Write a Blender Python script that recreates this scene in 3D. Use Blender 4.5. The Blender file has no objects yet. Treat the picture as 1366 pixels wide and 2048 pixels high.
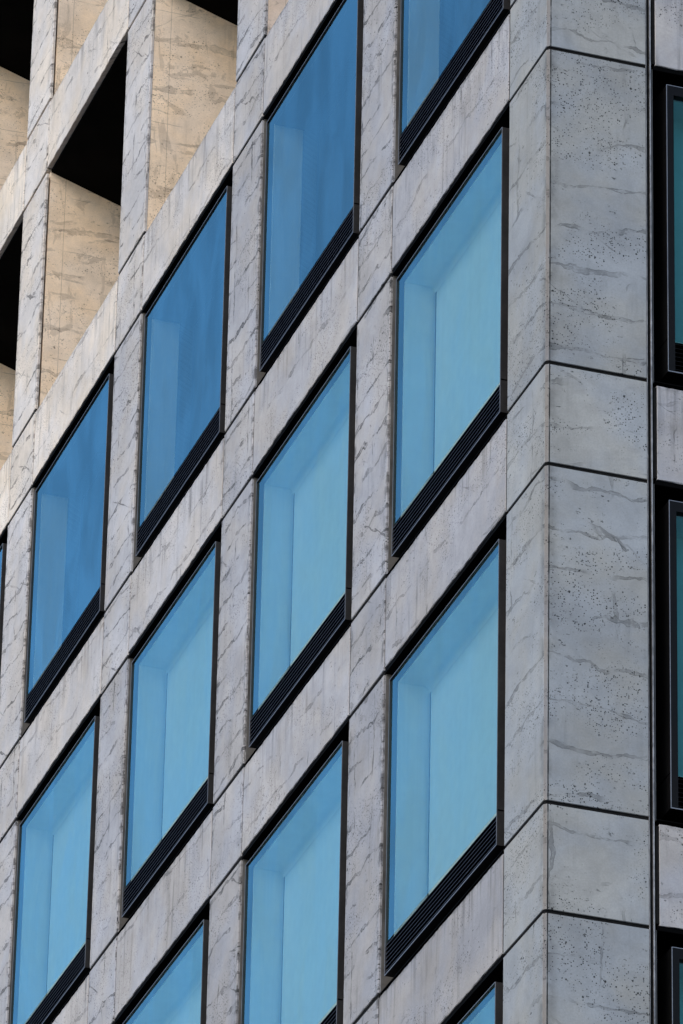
import bpy, bmesh, math, random
from mathutils import Vector, Matrix
R = math.radians
sc = bpy.context.scene
col = sc.collection

# ------------------------------------------------------------------ camera
CORNER_HEAD = 27.53                       # height of the first window head at the corner
cam_d = bpy.data.cameras.new("camera")
cam = bpy.data.objects.new("camera", cam_d)
col.objects.link(cam)
right = Vector((0.9473035052458882, -0.3197843017105963, 0.01881673001134403))
fwd = Vector((0.2734391367243667, 0.837819206568649, 0.47253572945557515))
up = Vector((-0.1668745260855791, -0.44248952245691164, 0.88111061454256))
m = Matrix((right, up, -fwd)).transposed().to_4x4()
m.translation = Vector((-14.07724, -38.34046, 1.6))
cam.matrix_world = m
cam_d.sensor_fit = 'HORIZONTAL'
cam_d.sensor_width = 36.0
cam_d.lens = 12700.5 / 1366 * 36.0
cam_d.clip_start = 0.5
cam_d.clip_end = 3000
sc.camera = cam
sc.render.resolution_x, sc.render.resolution_y = 683, 1024

# ------------------------------------------------------------------ sky, sun, exposure
SUN_EL, SUN_AZ = 36.0, -125.0              # azimuth from +Y towards +X: hazy sun in front of the left facade
w = bpy.data.worlds.new("World")
sc.world = w
w.use_nodes = True
nt = w.node_tree
nt.nodes.clear()
sky = nt.nodes.new('ShaderNodeTexSky')
sky.sky_type = 'NISHITA'
sky.sun_disc = False
sky.sun_elevation = R(SUN_EL)
sky.sun_rotation = R(SUN_AZ)
sky.air_density = 1.0
sky.dust_density = 1.0
sky.ozone_density = 1.0
bg = nt.nodes.new('ShaderNodeBackground')
bg.inputs['Strength'].default_value = 0.15
wo = nt.nodes.new('ShaderNodeOutputWorld')
nt.links.new(sky.outputs[0], bg.inputs['Color'])
nt.links.new(bg.outputs[0], wo.inputs['Surface'])
sun_d = bpy.data.lights.new("sun", 'SUN')
sun_d.energy = 0.6
sun_d.angle = R(25)
sun_d.color = (1.0, 0.88, 0.74)
sun = bpy.data.objects.new("sun", sun_d)
col.objects.link(sun)
sd = Vector((math.sin(R(SUN_AZ)) * math.cos(R(SUN_EL)), math.cos(R(SUN_AZ)) * math.cos(R(SUN_EL)), math.sin(R(SUN_EL))))
sun.rotation_euler = sd.to_track_quat('Z', 'Y').to_euler()
sun.location = (40, 20, 90)
vs = sc.view_settings
vs.view_transform = 'Standard'
vs.look = 'None'
vs.exposure = 0.97
vs.gamma = 1.0
vs.use_curve_mapping = False
sc.cycles.max_bounces = 10
sc.cycles.transparent_max_bounces = 12


# ------------------------------------------------------------------ node helpers
class G:
    """small helper to write node graphs as expressions"""
    def __init__(s, name):
        s.m = bpy.data.materials.new(name)
        s.m.use_nodes = True
        s.t = s.m.node_tree
        s.t.nodes.clear()
        s.out = s.t.nodes.new('ShaderNodeOutputMaterial')

    def n(s, typ, ins=None, **props):
        nd = s.t.nodes.new(typ)
        for k, v in props.items():
            setattr(nd, k, v)
        for k, v in (ins or {}).items():
            s.put(nd.inputs[k], v)
        return nd

    def put(s, sock, v):
        if isinstance(v, bpy.types.NodeSocket):
            s.t.links.new(v, sock)
        else:
            sock.default_value = v

    def f(s, op, a, b=0.0, c=0.0, clamp=False):
        nd = s.t.nodes.new('ShaderNodeMath')
        nd.operation = op
        nd.use_clamp = clamp
        s.put(nd.inputs[0], a)
        s.put(nd.inputs[1], b)
        if len(nd.inputs) > 2:
            s.put(nd.inputs[2], c)
        return nd.outputs[0]

    def step(s, x, lo, hi, a=0.0, b=1.0):
        nd = s.n('ShaderNodeMapRange', {'Value': x, 'From Min': lo, 'From Max': hi, 'To Min': a, 'To Max': b}, interpolation_type='SMOOTHSTEP')
        return nd.outputs[0]

    def vec(s, x, y, z):
        return s.n('ShaderNodeCombineXYZ', {'X': x, 'Y': y, 'Z': z}).outputs[0]

    def noise(s, v, scale, detail=3.0, rough=0.55, dist=0.0):
        return s.n('ShaderNodeTexNoise', {'Vector': v, 'Scale': scale, 'Detail': detail, 'Roughness': rough, 'Distortion': dist}).outputs['Fac']

    def scalecol(s, c, k):
        nd = s.n('ShaderNodeVectorMath', operation='SCALE')
        s.put(nd.inputs[0], c)
        s.put(nd.inputs['Scale'], k)
        return nd.outputs[0]

    def mulcol(s, a, b):
        nd = s.n('ShaderNodeVectorMath', operation='MULTIPLY')
        s.put(nd.inputs[0], a)
        s.put(nd.inputs[1], b)
        return nd.outputs[0]

    def mix(s, f, a, b):
        nd = s.t.nodes.new('ShaderNodeMix')
        nd.data_type = 'RGBA'
        s.put(nd.inputs[0], f)
        s.put(nd.inputs[6], a)
        s.put(nd.inputs[7], b)
        return nd.outputs[2]


def concrete(name, base, vein=0.45, vein_gap=0.42, pits=1.0, streak=0.10, form_line=False, warm=None, edge_w=0.0, drip=0.0, arris=False, wide=1.0):
    g = G(name)
    tc = g.n('ShaderNodeTexCoord').outputs['Object']
    sp = g.n('ShaderNodeSeparateXYZ', {'Vector': tc})
    oi = g.n('ShaderNodeObjectInfo')
    rnd = oi.outputs['Random']
    u0 = g.f('SUBTRACT', sp.outputs['X'], sp.outputs['Y'])
    z0 = sp.outputs['Z']
    u = g.f('ADD', u0, g.f('MULTIPLY', rnd, 37.0))
    z = g.f('ADD', z0, g.f('MULTIPLY', rnd, 91.0))
    w3 = g.f('MULTIPLY', rnd, 13.0)
    P = g.vec(u, z, w3)
    # broad cloudiness, medium blotches, fine grain
    k = g.step(g.noise(P, 1.1, 5, 0.6, 0.4), 0.25, 0.75, 0.83, 1.12)
    k = g.f('MULTIPLY', k, g.step(g.noise(P, 5.5, 5, 0.62, 0.8), 0.28, 0.72, 0.93, 1.06))
    k = g.f('MULTIPLY', k, g.step(g.noise(P, 70, 2, 0.6), 0.2, 0.8, 0.93, 1.06))
    # vertical rain streaks
    S = g.vec(g.f('MULTIPLY', u, 16.0), g.f('MULTIPLY', z, 0.9), w3)
    st = g.noise(S, 1.0, 4, 0.6)
    stm = g.step(g.noise(P, 1.7, 2), 0.4, 0.65)
    k = g.f('MULTIPLY', k, g.f('SUBTRACT', 1.0, g.f('MULTIPLY', g.f('MULTIPLY', g.step(st, 0.50, 0.72), stm), streak * 2.4)))
    # long smeared repair veins, mostly horizontal
    def veins(coord_long, coord_cross, gap, wmin, wmax, cut, seed, wob=0.17):
        Q = g.vec(g.f('ADD', coord_long, seed), coord_cross, w3)
        wob_n = g.f('SUBTRACT', g.noise(Q, 1.25, 4, 0.6, 0.3), 0.5)
        fine_n = g.f('SUBTRACT', g.noise(Q, 13.0, 3, 0.65), 0.5)
        c = g.f('ADD', coord_cross, g.f('MULTIPLY', wob_n, wob * 2))
        c = g.f('ADD', c, g.f('MULTIPLY', fine_n, 0.030))
        cell = g.f('FLOOR', g.f('DIVIDE', c, gap))
        fr = g.f('SUBTRACT', g.f('FRACT', g.f('DIVIDE', c, gap)), 0.5)
        d = g.f('MULTIPLY', g.f('ABSOLUTE', fr), gap)
        Qm = g.vec(coord_long, g.f('MULTIPLY', cell, 7.31), g.f('ADD', w3, seed))
        wn = g.noise(Qm, 4.0, 3, 0.6)
        wd = g.step(wn, 0.35, 0.7, wmin, wmax)
        line = g.f('SUBTRACT', 1.0, g.step(g.f('DIVIDE', d, wd), 0.82, 1.05))
        rim = g.step(g.f('DIVIDE', d, wd), 0.45, 0.85, 0.62, 1.0)
        mask = g.step(g.noise(Qm, 1.5, 3, 0.55), cut, cut + 0.07)
        amp = g.step(g.noise(Qm, 3.0, 4, 0.6), 0.35, 0.65, 0.45, 1.0)
        frag = g.step(g.noise(g.vec(g.f('MULTIPLY', coord_long, 1.0), g.f('MULTIPLY', c, 2.2), g.f('ADD', w3, seed * 2)), 9.0, 4, 0.68), 0.40, 0.53, 0.12, 1.0)
        return g.f('MULTIPLY', g.f('MULTIPLY', g.f('MULTIPLY', line, rim), frag), g.f('MULTIPLY', mask, amp))
    v1 = veins(u, z, vein_gap, 0.006 * wide, 0.027 * wide, 0.42, 3.0)
    v2 = veins(g.f('MULTIPLY', z, 1.0), u, vein_gap * 1.7, 0.004 * wide, 0.020 * wide, 0.53, 11.0, 0.14)
    v3 = veins(g.f('ADD', u, g.f('MULTIPLY', z, 0.5)), g.f('ADD', z, g.f('MULTIPLY', u, 0.55)), vein_gap * 1.9, 0.004, 0.018 * wide, 0.56, 23.0, 0.24)
    v = g.f('MAXIMUM', v1, g.f('MAXIMUM', v2, v3))
    # blurred dirty blobs
    bl = g.f('MULTIPLY', g.step(g.noise(P, 9.0, 4, 0.7, 1.2), 0.63, 0.74), g.step(g.noise(P, 1.9, 2), 0.48, 0.62))
    k = g.f('MULTIPLY', k, g.f('SUBTRACT', 1.0, g.f('MULTIPLY', v, vein)))
    k = g.f('MULTIPLY', k, g.f('SUBTRACT', 1.0, g.f('MULTIPLY', bl, 0.42)))
    # pin holes
    def holes(scale, rmax, pw, cut, seed):
        Pp = g.vec(g.f('ADD', u, seed), z, w3)
        vo = g.n('ShaderNodeTexVoronoi', {'Vector': Pp, 'Scale': scale, 'Randomness': 1.0}, feature='F1', voronoi_dimensions='3D')
        rr = g.n('ShaderNodeSeparateColor', {'Color': vo.outputs['Color']}).outputs[0]
        wobble = g.f('MULTIPLY', g.f('SUBTRACT', g.noise(Pp, 95, 2), 0.5), 0.34)
        r = g.f('MULTIPLY', g.f('POWER', rr, pw), rmax)
        ins = g.step(g.f('SUBTRACT', g.f('ADD', vo.outputs['Distance'], wobble), r), -0.05, 0.03, 1.0, 0.0)
        return g.f('MULTIPLY', ins, g.step(g.noise(g.vec(g.f('MULTIPLY', u, 0.8), g.f('MULTIPLY', z, 1.5), w3), 1.5, 3), cut + 0.05, cut + 0.15))
    h = g.f('MAXIMUM', g.f('MAXIMUM', holes(70, 0.44, 2.2, 0.42, 5.0), holes(44, 0.30, 3.0, 0.46, 15.0)), holes(24, 0.27, 4.5, 0.42, 9.0))
    h = g.f('MULTIPLY', h, pits, clamp=True)
    k = g.f('MULTIPLY', k, g.f('SUBTRACT', 1.0, g.f('MULTIPLY', h, 0.9)))
    # short dark dashes and specks gathered in patches
    ds = g.step(g.noise(g.vec(g.f('MULTIPLY', u, 0.6), z, w3), 34.0, 3, 0.7), 0.62, 0.68)
    ds = g.f('MULTIPLY', ds, g.step(g.noise(P, 2.3, 3, 0.6, 0.5), 0.50, 0.60))
    k = g.f('MULTIPLY', k, g.f('SUBTRACT', 1.0, g.f('MULTIPLY', ds, 0.75)))
    if edge_w:
        ex = g.step(g.f('ABSOLUTE', sp.outputs['X']), edge_w - 0.10, edge_w)
        en = g.step(g.noise(g.vec(u, g.f('MULTIPLY', z, 0.5), w3), 16.0, 4, 0.7), 0.47, 0.62)
        k = g.f('MULTIPLY', k, g.f('SUBTRACT', 1.0, g.f('MULTIPLY', g.f('MULTIPLY', ex, en), 0.62)))
    if drip:
        top = g.step(z0, drip - 0.55, drip, 0.0, 1.0)
        dn = g.noise(g.vec(g.f('MULTIPLY', u, 11.0), g.f('MULTIPLY', z, 0.55), w3), 1.0, 5, 0.65)
        k = g.f('MULTIPLY', k, g.f('SUBTRACT', 1.0, g.f('MULTIPLY', g.f('MULTIPLY', g.step(dn, 0.49, 0.68), top), 0.42)))
        rim_ = g.f('MULTIPLY', g.step(z0, drip - 0.05, drip), g.step(g.noise(P, 14, 4, 0.7), 0.42, 0.6))
        k = g.f('MULTIPLY', k, g.f('SUBTRACT', 1.0, g.f('MULTIPLY', rim_, 0.4)))
    if arris:
        # sealant line and soot beside the arris
        ax = g.f('MAXIMUM', g.f('ABSOLUTE', sp.outputs['X']), g.f('ABSOLUTE', sp.outputs['Y']))
        onr = g.step(sp.outputs['Y'], 0.001, 0.004, 1.0, 0.0)
        ln = g.f('MULTIPLY', onr, g.step(g.f('ABSOLUTE', g.f('SUBTRACT', ax, 0.029)), 0.004, 0.0065, 1.0, 0.0))
        k = g.f('MULTIPLY', k, g.f('SUBTRACT', 1.0, g.f('MULTIPLY', g.f('MULTIPLY', ln, g.step(g.noise(P, 5, 4, 0.7), 0.3, 0.55, 0.5, 1.0)), 0.92)))
        so_ = g.f('MULTIPLY', g.step(ax, 0.03, 0.13, 1.0, 0.0), g.step(g.noise(g.vec(u, g.f('MULTIPLY', z, 0.8), w3), 4.0, 5, 0.65), 0.40, 0.66))
        k = g.f('MULTIPLY', k, g.f('SUBTRACT', 1.0, g.f('MULTIPLY', so_, 0.38)))
    if form_line:
        # large damp patches with ragged edges, upright and level
        pn = g.noise(g.vec(g.f('MULTIPLY', u, 1.0), g.f('MULTIPLY', z, 1.9), w3), 2.6, 6, 0.66, 0.9)
        pn2 = g.noise(g.vec(g.f('MULTIPLY', u, 3.4), g.f('MULTIPLY', z, 0.9), g.f('ADD', w3, 5.0)), 1.7, 6, 0.66, 0.7)
        patch = g.f('MAXIMUM', g.step(pn, 0.565, 0.60), g.f('MULTIPLY', g.step(pn2, 0.58, 0.61), 0.8))
        k = g.f('MULTIPLY', k, g.f('SUBTRACT', 1.0, g.f('MULTIPLY', patch, 0.24)))
        # formwork joints cast into the fin: one upright, some level hairlines
        yy = sp.outputs['Y']
        l1 = g.step(g.f('ABSOLUTE', g.f('SUBTRACT', g.f('ADD', yy, g.f('MULTIPLY', g.noise(P, 3, 2), 0.008)), 0.165)), 0.001, 0.0042, 1.0, 0.0)
        zz = g.f('ADD', z0, g.f('MULTIPLY', g.noise(P, 2.0, 3), 0.06))
        l2 = g.step(g.f('MULTIPLY', g.f('ABSOLUTE', g.f('SUBTRACT', g.f('FRACT', g.f('DIVIDE', zz, 0.62)), 0.5)), 0.62), 0.001, 0.005, 1.0, 0.0)
        l2 = g.f('MULTIPLY', l2, g.step(g.noise(P, 2.2, 2), 0.42, 0.55))
        k = g.f('MULTIPLY', k, g.f('SUBTRACT', 1.0, g.f('MULTIPLY', g.f('MAXIMUM', l1, l2), 0.42)))
    # colour: slight hue drift between bluish and warm grey
    hue = g.step(g.noise(P, 1.8, 3), 0.35, 0.65)
    c = g.mix(hue, (base[0] * 0.97, base[1] * 0.995, base[2] * 1.04, 1), (base[0] * 1.03, base[1] * 1.0, base[2] * 0.95, 1))
    if warm:
        wf = g.f('MULTIPLY', g.f('MAXIMUM', v, bl), 0.5)
        c = g.mix(wf, c, (*warm, 1))
    c = g.mulcol(c, oi.outputs['Color'])
    c = g.scalecol(c, k)
    hgt = g.f('SUBTRACT', g.f('MULTIPLY', g.noise(P, 45, 4, 0.65), 0.35), g.f('MULTIPLY', h, 1.0))
    hgt = g.f('ADD', hgt, g.f('MULTIPLY', g.noise(P, 3, 3), 1.2))
    bp = g.n('ShaderNodeBump', {'Height': hgt, 'Strength': 0.35, 'Distance': 0.004})
    b = g.n('ShaderNodeBsdfPrincipled', {'Base Color': c, 'Roughness': 0.82, 'Normal': bp.outputs[0]})
    b.inputs['Specular IOR Level'].default_value = 0.28
    g.t.links.new(b.outputs[0], g.out.inputs[0])
    return g.m


def plain(name, rgb, rough=0.5, metal=0.0, var=0.15, scale=30, spec=0.5):
    g = G(name)
    tc = g.n('ShaderNodeTexCoord').outputs['Object']
    n1 = g.noise(tc, scale, 4, 0.6)
    n2 = g.noise(tc, scale * 0.07, 3, 0.6)
    k = g.f('MULTIPLY', g.step(n1, 0.3, 0.7, 1 - var, 1 + var), g.step(n2, 0.3, 0.7, 1 - var, 1 + var))
    c = g.scalecol((*rgb,), k)
    b = g.n('ShaderNodeBsdfPrincipled', {'Base Color': c, 'Roughness': g.step(n2, 0.3, 0.7, rough * 0.85, min(1, rough * 1.15)), 'Metallic': metal})
    b.inputs['Specular IOR Level'].default_value = spec
    g.t.links.new(b.outputs[0], g.out.inputs[0])
    return g.m


def glass(name, tint, gloss, boost):
    g = G(name)
    tc = g.n('ShaderNodeTexCoord').outputs['Object']
    sp = g.n('ShaderNodeSeparateXYZ', {'Vector': tc})
    oi = g.n('ShaderNodeObjectInfo').outputs['Random']
    # faint vertical run marks of rain on the coated pane
    S = g.vec(g.f('MULTIPLY', sp.outputs['X'], 14.0), g.f('MULTIPLY', sp.outputs['Z'], 0.35), g.f('MULTIPLY', oi, 31.0))
    st = g.f('MULTIPLY', g.step(g.noise(S, 1.0, 4, 0.6), 0.35, 0.8, 0.0, 1.0), g.noise(tc, 0.8, 2))
    bp = g.n('ShaderNodeBump', {'Height': g.noise(tc, 1.4, 2, 0.5), 'Strength': 0.10, 'Distance': 0.01})
    tr = g.n('ShaderNodeBsdfTransparent', {'Color': g.mix(g.f('MULTIPLY', st, 0.5), (*tint, 1), tuple(t * 0.92 for t in tint) + (1,))})
    gl = g.n('ShaderNodeBsdfGlossy', {'Color': (*gloss, 1), 'Roughness': 0.035, 'Normal': bp.outputs[0]})
    fr = g.n('ShaderNodeFresnel', {'IOR': 1.52})
    cl = g.step(g.noise(g.vec(g.f('MULTIPLY', sp.outputs['X'], 1.6), g.f('MULTIPLY', sp.outputs['Z'], 0.7), g.f('MULTIPLY', oi, 17.0)), 1.2, 3, 0.55, 0.6), 0.3, 0.7, 0.86, 1.12)
    fac = g.f('MULTIPLY', g.f('MULTIPLY', fr.outputs[0], boost), cl, clamp=True)
    mx = g.n('ShaderNodeMixShader', {0: fac})
    g.t.links.new(tr.outputs[0], mx.inputs[1])
    g.t.links.new(gl.outputs[0], mx.inputs[2])
    dirt = g.n('ShaderNodeBsdfDiffuse', {'Color': (0.35, 0.42, 0.47, 1)})
    mx2 = g.n('ShaderNodeMixShader', {0: g.f('ADD', 0.01, g.f('MULTIPLY', st, 0.02))})
    g.t.links.new(mx.outputs[0], mx2.inputs[1])
    g.t.links.new(dirt.outputs[0], mx2.inputs[2])
    g.t.links.new(mx2.outputs[0], g.out.inputs[0])
    return g.m


PW_, SPH = 0.8376, 0.7912        # pier width and spandrel height, for edge soiling
M = {
    'concrete': concrete('pale_concrete', (0.362, 0.36, 0.376), vein=1.0, vein_gap=0.25, edge_w=PW_ / 2),
    'corner': concrete('corner_concrete', (0.30, 0.312, 0.318), vein=0.66, pits=1.0, vein_gap=0.36, streak=0.06, arris=True),
    'span': concrete('spandrel_concrete', (0.368, 0.362, 0.372), vein=0.66, vein_gap=0.42, pits=0.8, streak=0.16, drip=SPH),
    'cream': concrete('cream_concrete', (0.84, 0.68, 0.515), vein=0.30, wide=2.0, vein_gap=0.55, pits=0.6, streak=0.05, form_line=True, warm=(0.36, 0.30, 0.24)),
    'arris': concrete('stained_arris', (0.215, 0.205, 0.20), vein=0.5, vein_gap=0.25),
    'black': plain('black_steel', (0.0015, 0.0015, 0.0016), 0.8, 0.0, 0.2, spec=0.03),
    'frame': plain('dark_frame_metal', (0.022, 0.021, 0.021), 0.5, 0.0, 0.15, spec=0.3),
    'trim': plain('aluminium_trim', (0.20, 0.20, 0.21), 0.4, 0.6, 0.1),
    'dark': plain('black_frame_metal', (0.004, 0.004, 0.0045), 0.5, 0.0, 0.12, spec=0.10),
    'slat': plain('louver_metal', (0.045, 0.052, 0.08), 0.5, 0.2, 0.15),
    'white': plain('white_lining', (0.84, 0.85, 0.85), 0.7, 0, 0.03, 6),
    'blind': plain('white_blind', (0.73, 0.76, 0.76), 0.8, 0, 0.03, 10),
    'room': plain('dim_room', (0.10, 0.11, 0.12), 0.8, 0, 0.15, 2),
    'seal': plain('joint_sealant', (0.007, 0.007, 0.007), 0.9, 0, 0.3, spec=0.1),
    'flash': plain('metal_flashing', (0.22, 0.22, 0.225), 0.5, 0.3, 0.35, 12),
    'glass_blue': glass('blue_coated_glass', (0.78, 0.94, 0.88), (0.30, 0.72, 0.90), 1.7),
    'glass_teal': glass('teal_glass', (0.25, 0.53, 0.55), (0.45, 0.80, 0.75), 1.0),
    'asphalt': plain('asphalt', (0.05, 0.05, 0.052), 0.9, 0, 0.25, 8),
    'paving': plain('paving', (0.22, 0.21, 0.20), 0.85, 0, 0.2, 4),
    'jamb': plain('jamb_lining', (0.11, 0.105, 0.10), 0.7, 0, 0.25, 6, spec=0.2),
    'roof': plain('roof_gravel', (0.25, 0.24, 0.23), 0.9, 0, 0.2, 6),
}


# ------------------------------------------------------------------ mesh helpers
class MB:
    def __init__(s):
        s.b = bmesh.new()

    def box(s, x0, x1, y0, y1, z0, z1, mi=0):
        vs_ = [s.b.verts.new(p) for p in ((x0, y0, z0), (x1, y0, z0), (x1, y1, z0), (x0, y1, z0), (x0, y0, z1), (x1, y0, z1), (x1, y1, z1), (x0, y1, z1))]
        for q in ((0, 3, 2, 1), (4, 5, 6, 7), (0, 1, 5, 4), (1, 2, 6, 5), (2, 3, 7, 6), (3, 0, 4, 7)):
            f = s.b.faces.new([vs_[i] for i in q])
            f.material_index = mi
        return s

    def prism(s, pts, z0, z1, mi=0):
        """vertical prism from an outline counter-clockwise seen from above"""
        lo = [s.b.verts.new((x, y, z0)) for x, y in pts]
        hi = [s.b.verts.new((x, y, z1)) for x, y in pts]
        n = len(pts)
        fs = [s.b.faces.new(lo[::-1]), s.b.faces.new(hi)]
        for i in range(n):
            fs.append(s.b.faces.new((lo[i], lo[(i + 1) % n], hi[(i + 1) % n], hi[i])))
        for f in fs:
            f.material_index = mi
        return s

    def poly_x(s, pts, x0, x1, mi=0):
        """prism along X from (y,z) outline"""
        a = [s.b.verts.new((x0, y, z)) for y, z in pts]
        c = [s.b.verts.new((x1, y, z)) for y, z in pts]
        n = len(pts)
        fs = [s.b.faces.new(a), s.b.faces.new(c[::-1])]
        for i in range(n):
            fs.append(s.b.faces.new((a[i], c[i], c[(i + 1) % n], a[(i + 1) % n])))
        for f in fs:
            f.material_index = mi
        return s

    def bevel(s, w, seg=1):
        bmesh.ops.bevel(s.b, geom=list(s.b.edges), offset=w, segments=seg, affect='EDGES', profile=0.6)
        return s

    def mesh(s, name, mats):
        bmesh.ops.recalc_face_normals(s.b, faces=s.b.faces)
        me = bpy.data.meshes.new(name)
        s.b.to_mesh(me)
        s.b.free()
        for mt in mats if isinstance(mats, (list, tuple)) else [mats]:
            me.materials.append(mt)
        return me


def put(name, me, parent=None, loc=(0, 0, 0), rz=0.0, tint=None, label=None):
    o = bpy.data.objects.new(name, me)
    col.objects.link(o)
    o.parent = parent
    o.location = loc
    o.rotation_euler = (0, 0, rz)
    if tint:
        o.color = (*tint, 1)
    if label:
        o['label'] = label
    return o


def chipped(me_b, amp, seed, axis_front=True):
    """slightly ragged arrises: cut the long front edges and jog them a few millimetres"""
    rr = random.Random(seed)
    bmesh.ops.subdivide_edges(me_b, edges=[e for e in me_b.edges if abs(e.verts[0].co.x - e.verts[1].co.x) > 1.0], cuts=46)
    for v in me_b.verts:
        if v.co.y < 0.02:
            v.co.z += rr.uniform(-amp, amp)
            v.co.y += rr.uniform(0, amp * 0.6)


# ------------------------------------------------------------------ measures
H = 3.6            # storey
P0 = 0.8451        # corner pier on the left facade
W = 3.6448         # bay
OW = 2.8072        # opening width
HW = 2.7458        # opening height
PW = W - OW        # pier width
B1, B2 = 0.805, 0.853
GAP = 0.125
J = 0.038          # joint
VJ = 0.026
def head(r): return CORNER_HEAD - r * H
def sill(r): return head(r) - HW
# local frames: X to the right seen from outside, Y inwards
LEFT = -math.pi / 2
def place(fac, u, z):
    """point at distance u from the corner along a facade, on its face"""
    return ((0, u, z), LEFT) if fac == 'L' else ((u, 0, z), 0.0)

# ------------------------------------------------------------------ setting
gm = MB()
gm.box(-1500, 1500, -1500, 1500, -1.0, 0.0)
ground = put('ground', gm.mesh('ground', M['asphalt']))
ground['kind'] = 'structure'
pv = MB()
pv.box(-4.0, 34, -4.0, 38, -0.2, 0.13)
pavement = put('pavement', pv.mesh('pavement', M['paving']))
pavement['kind'] = 'structure'

bld = bpy.data.objects.new('office_building', None)
col.objects.link(bld)
bld.location = (0, 0, 0)
bld['label'] = 'corner office block clad in stained pale concrete with large blue windows and open loggias above'
bld['category'] = 'building'

rng = random.Random(7)

# ------------------------------------------------------------------ core
TOPROW, BOTROW = -5, 4
NC = 7
c_ = MB()
ztop = head(TOPROW) + 0.85
LEN = P0 + NC * W
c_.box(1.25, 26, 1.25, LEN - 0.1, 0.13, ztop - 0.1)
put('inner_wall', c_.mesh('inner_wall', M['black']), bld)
r_ = MB()
r_.box(0.02, 26, 0.02, LEN, ztop + 0.004, ztop + 0.5)
put('roof', r_.mesh('roof', M['roof']), bld)
# plain lower storeys under the modelled ones
zb = sill(BOTROW) - 0.85
lw = MB()
lw.box(0.01, 26, 0.01, LEN, 0.13, zb)
put('lower_wall', lw.mesh('lower_wall', M['span']), bld)


def shade_of(r, c):
    """warm bounce light painted into panel tint, stronger upwards and away from the corner"""
    k = min(1.0, max(0.0, (c - 0.2) / 4.2))
    up_ = 1.0 if r <= -2 else (0.42 if r == -1 else 0.12)
    warm = k * up_
    low = 0.86 if r >= 2 else (0.95 if r == 1 else 1.0)  # lower storeys tinted a little darker
    b = low * (0.93 + 0.22 * k + 0.72 * warm + rng.uniform(-0.055, 0.055))  # painted bounce brightens the panel; random term varies tone between castings
    return (b * (1 + 0.13 * warm), b * (1 + 0.0 * warm), b * (1 - 0.20 * warm))


# ------------------------------------------------------------------ corner panels (wrap the corner in one casting)
def corner_mesh(h, seed):
    b = MB()
    b.prism([(0, 0), (B1 - 0.006, 0), (B1 - 0.006, 0.14), (0.14, 0.14), (0.14, P0 - 0.008), (0, P0 - 0.008)], 0, h)
    # wide chamfer on the arris, small ones elsewhere
    ar = [e for e in b.b.edges if all(abs(v.co.x) < 1e-4 and abs(v.co.y) < 1e-4 for v in e.verts)]
    bmesh.ops.bevel(b.b, geom=ar, offset=0.024, segments=1, affect='EDGES', profile=0.5, material=1)
    fr = [e for e in b.b.edges if e.calc_length() > 0.03 and (all(v.co.y < 1e-3 for v in e.verts) or all(v.co.x < 1e-3 for v in e.verts))]
    bmesh.ops.bevel(b.b, geom=fr, offset=0.003, segments=1, affect='EDGES')
    return b.mesh('corner_panel', [M['corner'], M['arris']])


CJ = 0.031
tallC, shortC = corner_mesh(HW - CJ, 1), corner_mesh(H - HW - CJ, 2)
for r in range(TOPROW, BOTROW + 1):
    s = 0.95 + rng.uniform(-0.04, 0.04)
    put('corner_panel', tallC, bld, (0, 0, sill(r) + CJ / 2), 0, (s, s * 1.005, s * 1.01))
    s = 1.0 + rng.uniform(-0.04, 0.04)
    put('corner_panel', shortC, bld, (0, 0, head(r) + CJ / 2), 0, (s, s, s))
# dark seal behind the corner joints, flashing in the upright joint of the right facade
b = MB()
b.prism([(0.012, 0.012), (B2 - 0.012, 0.012), (B2 - 0.012, 0.13), (0.13, 0.13), (0.13, P0 - 0.012), (0.012, P0 - 0.012)], zb, ztop - 0.2)
put('corner_joint_seal', b.mesh('corner_joint_seal', M['seal']), bld)
b = MB()
b.box(B1 + 0.026, B1 + 0.036, -0.002, 0.0115, zb, ztop - 0.2)
b.box(B1 - 0.0045, B1 - 0.001, -0.003, 0.0115, zb, ztop - 0.2)
put('joint_flashing', b.mesh('joint_flashing', M['flash']), bld)

# ------------------------------------------------------------------ piers
def panel_mesh(name, w_, h, t, mat, bev=0.006, amp=0.0025, seed=0):
    b = MB()
    b.box(-w_ / 2, w_ / 2, 0, t, 0, h)
    fr = [e for e in b.b.edges if all(v.co.y < 1e-4 for v in e.verts)]
    bmesh.ops.bevel(b.b, geom=fr, offset=bev, segments=1, affect='EDGES')
    if amp:
        chipped(b.b, amp, seed)
    return b.mesh(name, mat)


pier_tall = panel_mesh('pier_panel', PW, HW - J, 0.15, M['concrete'])
pier_short = panel_mesh('pier_panel', PW, H - HW - J, 0.15, M['concrete'])
pier_thin = panel_mesh('pier_panel', PW, HW - J, 0.028, M['concrete'])
def span_mesh(w_, h, t, mat, bev, amp, seed):
    me = panel_mesh('spandrel_panel', w_, h, t, mat, bev, amp, seed)
    b = bmesh.new()
    b.from_mesh(me)
    q = MB()
    q.b.free()
    q.b = b
    q.box(-OW / 2 + 0.001, OW / 2 - 0.001, 0.009, 0.11, 0.012, h - 0.012, 1)
    me2 = q.mesh('spandrel_panel', [mat, M['seal']])
    return me2


spans = [span_mesh(OW - 2 * VJ, H - HW - 0.063, 0.12, M['span'], 0.005, 0.004, i) for i in range(3)]
FIN_D = 1.2
fb = MB()
fb.box(-PW / 2, PW / 2, 0, FIN_D, 0, HW + 0.30)
fin_me = fb.mesh('loggia_fin', M['cream'])
seal_me = MB().box(-PW / 2 + 0.003, PW / 2 - 0.003, 0.012, 0.14, zb, ztop - 0.2).mesh('pier_joint_seal', M['seal'])

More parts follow.
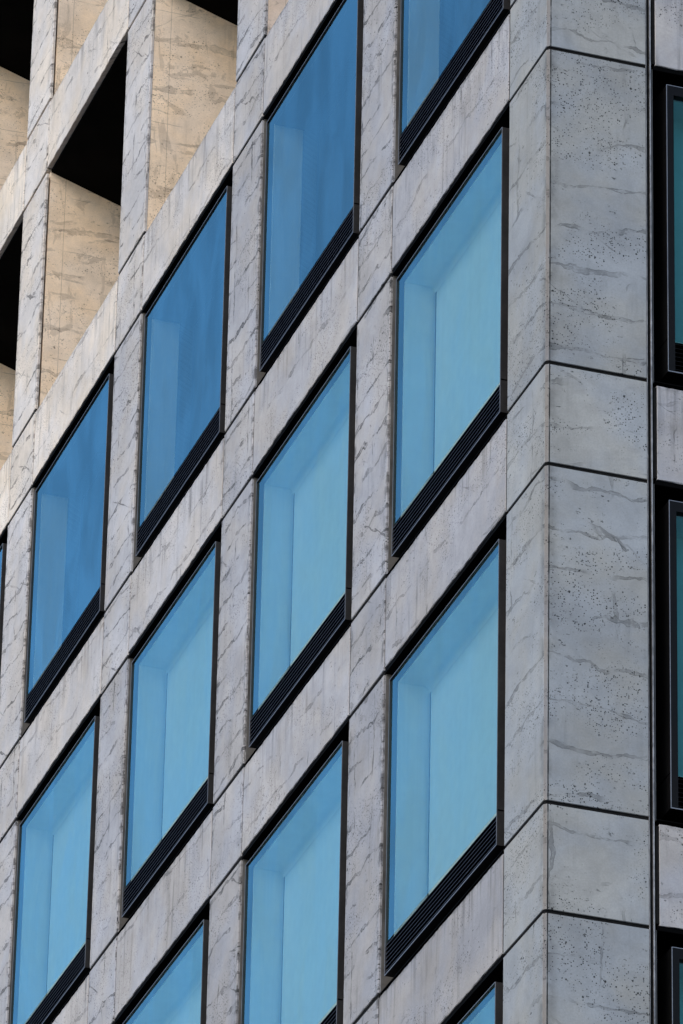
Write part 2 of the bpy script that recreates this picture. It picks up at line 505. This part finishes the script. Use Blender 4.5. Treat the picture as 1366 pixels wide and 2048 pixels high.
SO = 0.33
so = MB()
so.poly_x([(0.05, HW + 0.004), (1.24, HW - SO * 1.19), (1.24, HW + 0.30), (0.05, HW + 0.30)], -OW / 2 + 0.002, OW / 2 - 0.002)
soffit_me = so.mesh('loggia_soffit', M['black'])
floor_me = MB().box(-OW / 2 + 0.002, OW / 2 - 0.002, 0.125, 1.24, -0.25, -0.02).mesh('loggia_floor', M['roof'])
liner = MB()
LD = 0.48
for (x0, x1, z0, z1) in ((-OW / 2 + 0.002, -OW / 2 + 0.010, 0.002, HW - 0.002), (OW / 2 - 0.010, OW / 2 - 0.002, 0.002, HW - 0.002),
                         (-OW / 2 + 0.010, OW / 2 - 0.010, HW - 0.010, HW - 0.002), (-OW / 2 + 0.010, OW / 2 - 0.010, 0.002, 0.010)):
    liner.box(x0, x1, 0.022 if abs(x0 - x1) < 0.1 else 0.010, LD, z0, z1, 1 if abs(x0 - x1) < 0.1 else 0)
bw, bh = OW - 2 * GAP, HW - 2 * GAP
liner.box(-OW / 2 + 0.01, -bw / 2 + 0.045, LD - 0.01, LD, 0.01, HW - 0.01)
liner.box(bw / 2 - 0.045, OW / 2 - 0.01, LD - 0.01, LD, 0.01, HW - 0.01)
liner.box(-bw / 2 + 0.045, bw / 2 - 0.045, LD - 0.01, LD, 0.01, GAP + 0.01)
liner.box(-bw / 2 + 0.045, bw / 2 - 0.045, LD - 0.01, LD, HW - GAP - 0.02, HW - 0.01)
for xx in (-OW / 2 + 0.01,):
    liner.box(xx, -xx, 0.012, 0.2, HW - 0.0015, HW + 0.028)
liner_me = liner.mesh('opening_liner', [M['black'], M['jamb']])

# ------------------------------------------------------------------ the window box
LV = 0.282     # louver height


def window_parts(FW, FT, gmat, GX, GB, GT, fmat):
    """side frame width, head frame height, glass, gaps round the box at the sides, below and above"""
    bw, bh = OW - 2 * GX, HW - GB - GT
    GZ0, GZ1 = LV, bh - FT
    f = MB()
    hw_ = bw / 2
    f.box(-hw_, -hw_ + FW, 0, 0.47, 0, bh)                # sides
    f.box(hw_ - FW, hw_, 0, 0.47, 0, bh)
    f.box(-hw_ + FW, hw_ - FW, 0.0, 0.47, bh - FT, bh)    # head
    f.box(-hw_ + FW, hw_ - FW, 0.004, 0.47, 0, 0.016)     # bottom tray
    f.box(-hw_ + FW, hw_ - FW, 0.060, 0.47, 0.016, LV, 1)  # dark back of the louver zone
    frame_me = f.mesh('window', [fmat, M['black']])
    t = MB()
    e = 0.0045
    for (x0, x1, z0, z1) in ((-hw_ - 0.001, -hw_ + e, 0, bh), (hw_ - e, hw_ + 0.001, 0, bh), (-hw_ + e, hw_ - e, bh - e, bh + 0.001), (-hw_ + e, hw_ - e, -0.001, e + 0.002)):
        t.box(x0, x1, -0.0015, 0.003, z0, z1)
    trim_me = t.mesh('edge_trim', M['trim'])
    s = MB()
    s.box(-hw_ - 0.0015, hw_ + 0.0015, 0.05, 0.3, LV - 0.004, LV + 0.006)
    s.box(-hw_ - 0.0015, -hw_, 0.004, 0.05, LV - 0.004, LV + 0.006)
    s.box(hw_, hw_ + 0.0015, 0.004, 0.05, LV - 0.004, LV + 0.006)
    seam_me = s.mesh('frame_seam', M['black'])
    lou = MB()
    n_sl = 7
    for i in range(n_sl):
        z0 = 0.026 + i * (LV - 0.03) / n_sl
        lou.poly_x([(0.006, z0), (0.006, z0 + 0.0045), (0.050, z0 + 0.022), (0.050, z0 + 0.016)], -hw_ + FW, hw_ - FW)
        lou.box(-hw_ + FW, hw_ - FW, 0.003, 0.006, z0 + 0.0008, z0 + 0.0038, 1)
    louver_me = lou.mesh('louver_grille', [M['black'], M['slat'] if GX > 0.13 else M['dark']])
    GD = 0.012 if FW < 0.02 else 0.030
    pane_me = MB().box(-hw_ + FW + 0.002, hw_ - FW - 0.002, GD, GD + 0.003, GZ0, GZ1 - 0.001)
    pane_mesh = pane_me.mesh('pane', [gmat])
    # the sheet must be single sided for tint: keep only its front face
    bm_ = bmesh.new(); bm_.from_mesh(pane_mesh)
    bmesh.ops.delete(bm_, geom=[fc for fc in bm_.faces if not (abs(fc.normal.y + 1) < 1e-3 or fc.normal.y < -0.99)], context='FACES')
    bm_.to_mesh(pane_mesh); bm_.free()
    RV0, RV1 = 0.068, 0.33
    ro = MB()
    ro.box(-(hw_ - FW), -(hw_ - FW) + 0.012, 0.068, 0.33, GZ0 - 0.01, GZ1)
    ro.box(hw_ - FW - 0.012, hw_ - FW, 0.068, 0.33, GZ0 - 0.01, GZ1)
    ro.box(-(hw_ - FW) + 0.012, hw_ - FW - 0.012, 0.068, 0.33, GZ0 - 0.01, GZ0 + 0.002)
    ro.box(-(hw_ - FW) + 0.012, hw_ - FW - 0.012, 0.068, 0.33, GZ1 - 0.012, GZ1, 1)
    open_me = ro.mesh('inner_reveal', [M['white'], M['room']])
    rv = MB()
    xi = hw_ - FW
    rv.box(-xi, -xi + 0.012, RV0, RV1, GZ0 - 0.01, GZ1)
    rv.box(xi - 0.012, xi, RV0, RV1, GZ0 - 0.01, GZ1)
    rv.box(-xi + 0.012, xi - 0.012, RV0, RV1, GZ1 - 0.012, GZ1)
    rv.box(-xi + 0.012, xi - 0.012, RV0, RV1, GZ0 - 0.01, GZ0 + 0.002)
    # coved junctions of the lining with the blind
    def cove(kind):
        n, rad = 6, 0.055
        pts = [(rad * (1 - math.cos(a * math.pi / 2 / n)), rad * (1 - math.sin(a * math.pi / 2 / n))) for a in range(n + 1)]
        return pts
    cr = [(RV1 - 0.008 - q, GZ1 - 0.012 - p) for q, p in cove(0)]
    rv.poly_x([(RV1 - 0.008, GZ1 - 0.012)] + cr, -xi + 0.012, xi - 0.012)
    reveal_me = rv.mesh('inner_reveal', M['white'])
    bl = MB()
    bl.box(-xi + 0.045, xi - 0.045, RV1 - 0.004, RV1 + 0.004, GZ0 + 0.004, GZ1 - 0.055)
    blind_me = bl.mesh('roller_blind', M['blind'])
    rm = MB()
    for (x0, x1, y0, y1, z0, z1) in ((-xi - 0.01, -xi, RV1, 1.22, GZ0 - 0.05, GZ1 + 0.01), (xi, xi + 0.01, RV1, 1.22, GZ0 - 0.05, GZ1 + 0.01),
                                     (-xi, xi, RV1 + 0.002, 1.22, GZ1, GZ1 + 0.01), (-xi, xi, RV1 + 0.002, 1.22, GZ0 - 0.05, GZ0 - 0.04),
                                     (-xi, xi, 1.20, 1.215, GZ0 - 0.04, GZ1)):
        rm.box(x0, x1, y0, y1, z0, z1)
    room_me = rm.mesh('room_lining', M['room'])
    return dict(frame=frame_me, trim=trim_me, seam=seam_me, louver=louver_me, pane=pane_mesh, reveal=reveal_me, open=open_me, blind=blind_me, room=room_me)


GAPS = {'L': (0.155, 0.095, 0.135), 'R': (0.115, 0.11, 0.125)}
WL = window_parts(0.005, 0.006, M['glass_blue'], *GAPS['L'], M['frame'])
WR = window_parts(0.058, 0.085, M['glass_teal'], *GAPS['R'], M['dark'])


def window(fac, u, r, blind, teal=False):
    (x, y, z), rz = place(fac, u, sill(r) + GAPS[fac][1])
    K = WR if teal else WL
    wn = put('window', K['frame'], bld, (x, y, z), rz)
    put('edge_trim', K['trim'], wn)
    put('frame_seam', K['seam'], wn)
    put('louver_grille', K['louver'], wn)
    put('pane', K['pane'], wn)
    if not blind:
        wn['label'] = 'window without a blind, darker blue room behind'
    put('inner_reveal', K['reveal' if blind else 'open'], wn)
    if blind:
        put('roller_blind', K['blind'], wn)
    else:
        put('room_lining', K['room'], wn)
    return wn


def bay(fac, c, r, u0):
    """everything in one opening whose near edge is at u0, plus the spandrel over it and the pier beyond it"""
    uc, up_ = u0 + OW / 2, u0 + OW + PW / 2
    (x, y, z), rz = place(fac, uc, head(r))
    tint = shade_of(r, c) if fac == 'L' else (0.95, 0.95, 0.95)
    # the spandrel over this opening belongs to the storey above by tone
    t2 = shade_of(r - 1 if r > -2 else r, c) if fac == 'L' else (0.97, 0.97, 0.97)
    put('spandrel_panel', spans[(r + 2 * c) % 3], bld, (x, y, z + 0.030), rz, t2)
    (x, y, z), rz = place(fac, up_, sill(r) + J / 2)
    logg = (r <= -2) and fac == 'L'
    put('pier_panel', pier_thin if logg else pier_tall, bld, (x, y, z), rz, tint)
    (x, y, z), rz = place(fac, up_, head(r) + J / 2)
    put('pier_panel', pier_short, bld, (x, y, z), rz, t2)
    (x, y, z), rz = place(fac, uc, sill(r))
    if logg:
        put('loggia_soffit', soffit_me, bld, (x, y, z), rz)
        put('loggia_floor', floor_me, bld, (x, y, z), rz)
        gap_ = 0.020 if c == 3 else 0.003
        (fx, fy, fz), _ = place(fac, up_, sill(r) - 0.28)
        d_ = 0.028 + gap_
        k = (0.80 if c <= 1 else 1.0) + rng.uniform(-0.03, 0.03)
        fo = put('loggia_fin', fin_me, bld, (fx + d_, fy, fz), rz, (k, k * (1.02 if c <= 1 else 1), k * (1.12 if c <= 1 else 1)))
    else:
        put('opening_liner', liner_me, bld, (x, y, z), rz)
        window(fac, uc, r, r >= 0 or fac == 'R', fac == 'R')


for r in range(TOPROW, BOTROW + 1):
    for c in range(NC):
        bay('L', c, r, P0 + c * W)
# joint seals behind piers (window storeys only reach the loggia sill; short ones above)
for c in range(NC):
    (x, y, z), rz = place('L', P0 + c * W + OW + PW / 2, 0)
    zt = sill(-2) + J / 2
    sm = MB().box(-PW / 2 + 0.003, PW / 2 - 0.003, 0.012, 0.14, zb, zt).mesh('pier_joint_seal', M['seal'])
    put('pier_joint_seal', sm, bld, (x, y, z), rz)
for r in range(-2, BOTROW + 1):
    for c in range(2):
        bay('R', c, r, B2 + c * W)
for c in range(2):
    (x, y, z), rz = place('R', B2 + c * W + OW + PW / 2, 0)
    put('pier_joint_seal', MB().box(-PW / 2 + 0.003, PW / 2 - 0.003, 0.012, 0.14, zb, head(-2) + 0.8).mesh('pier_joint_seal', M['seal']), bld, (x, y, z), rz)
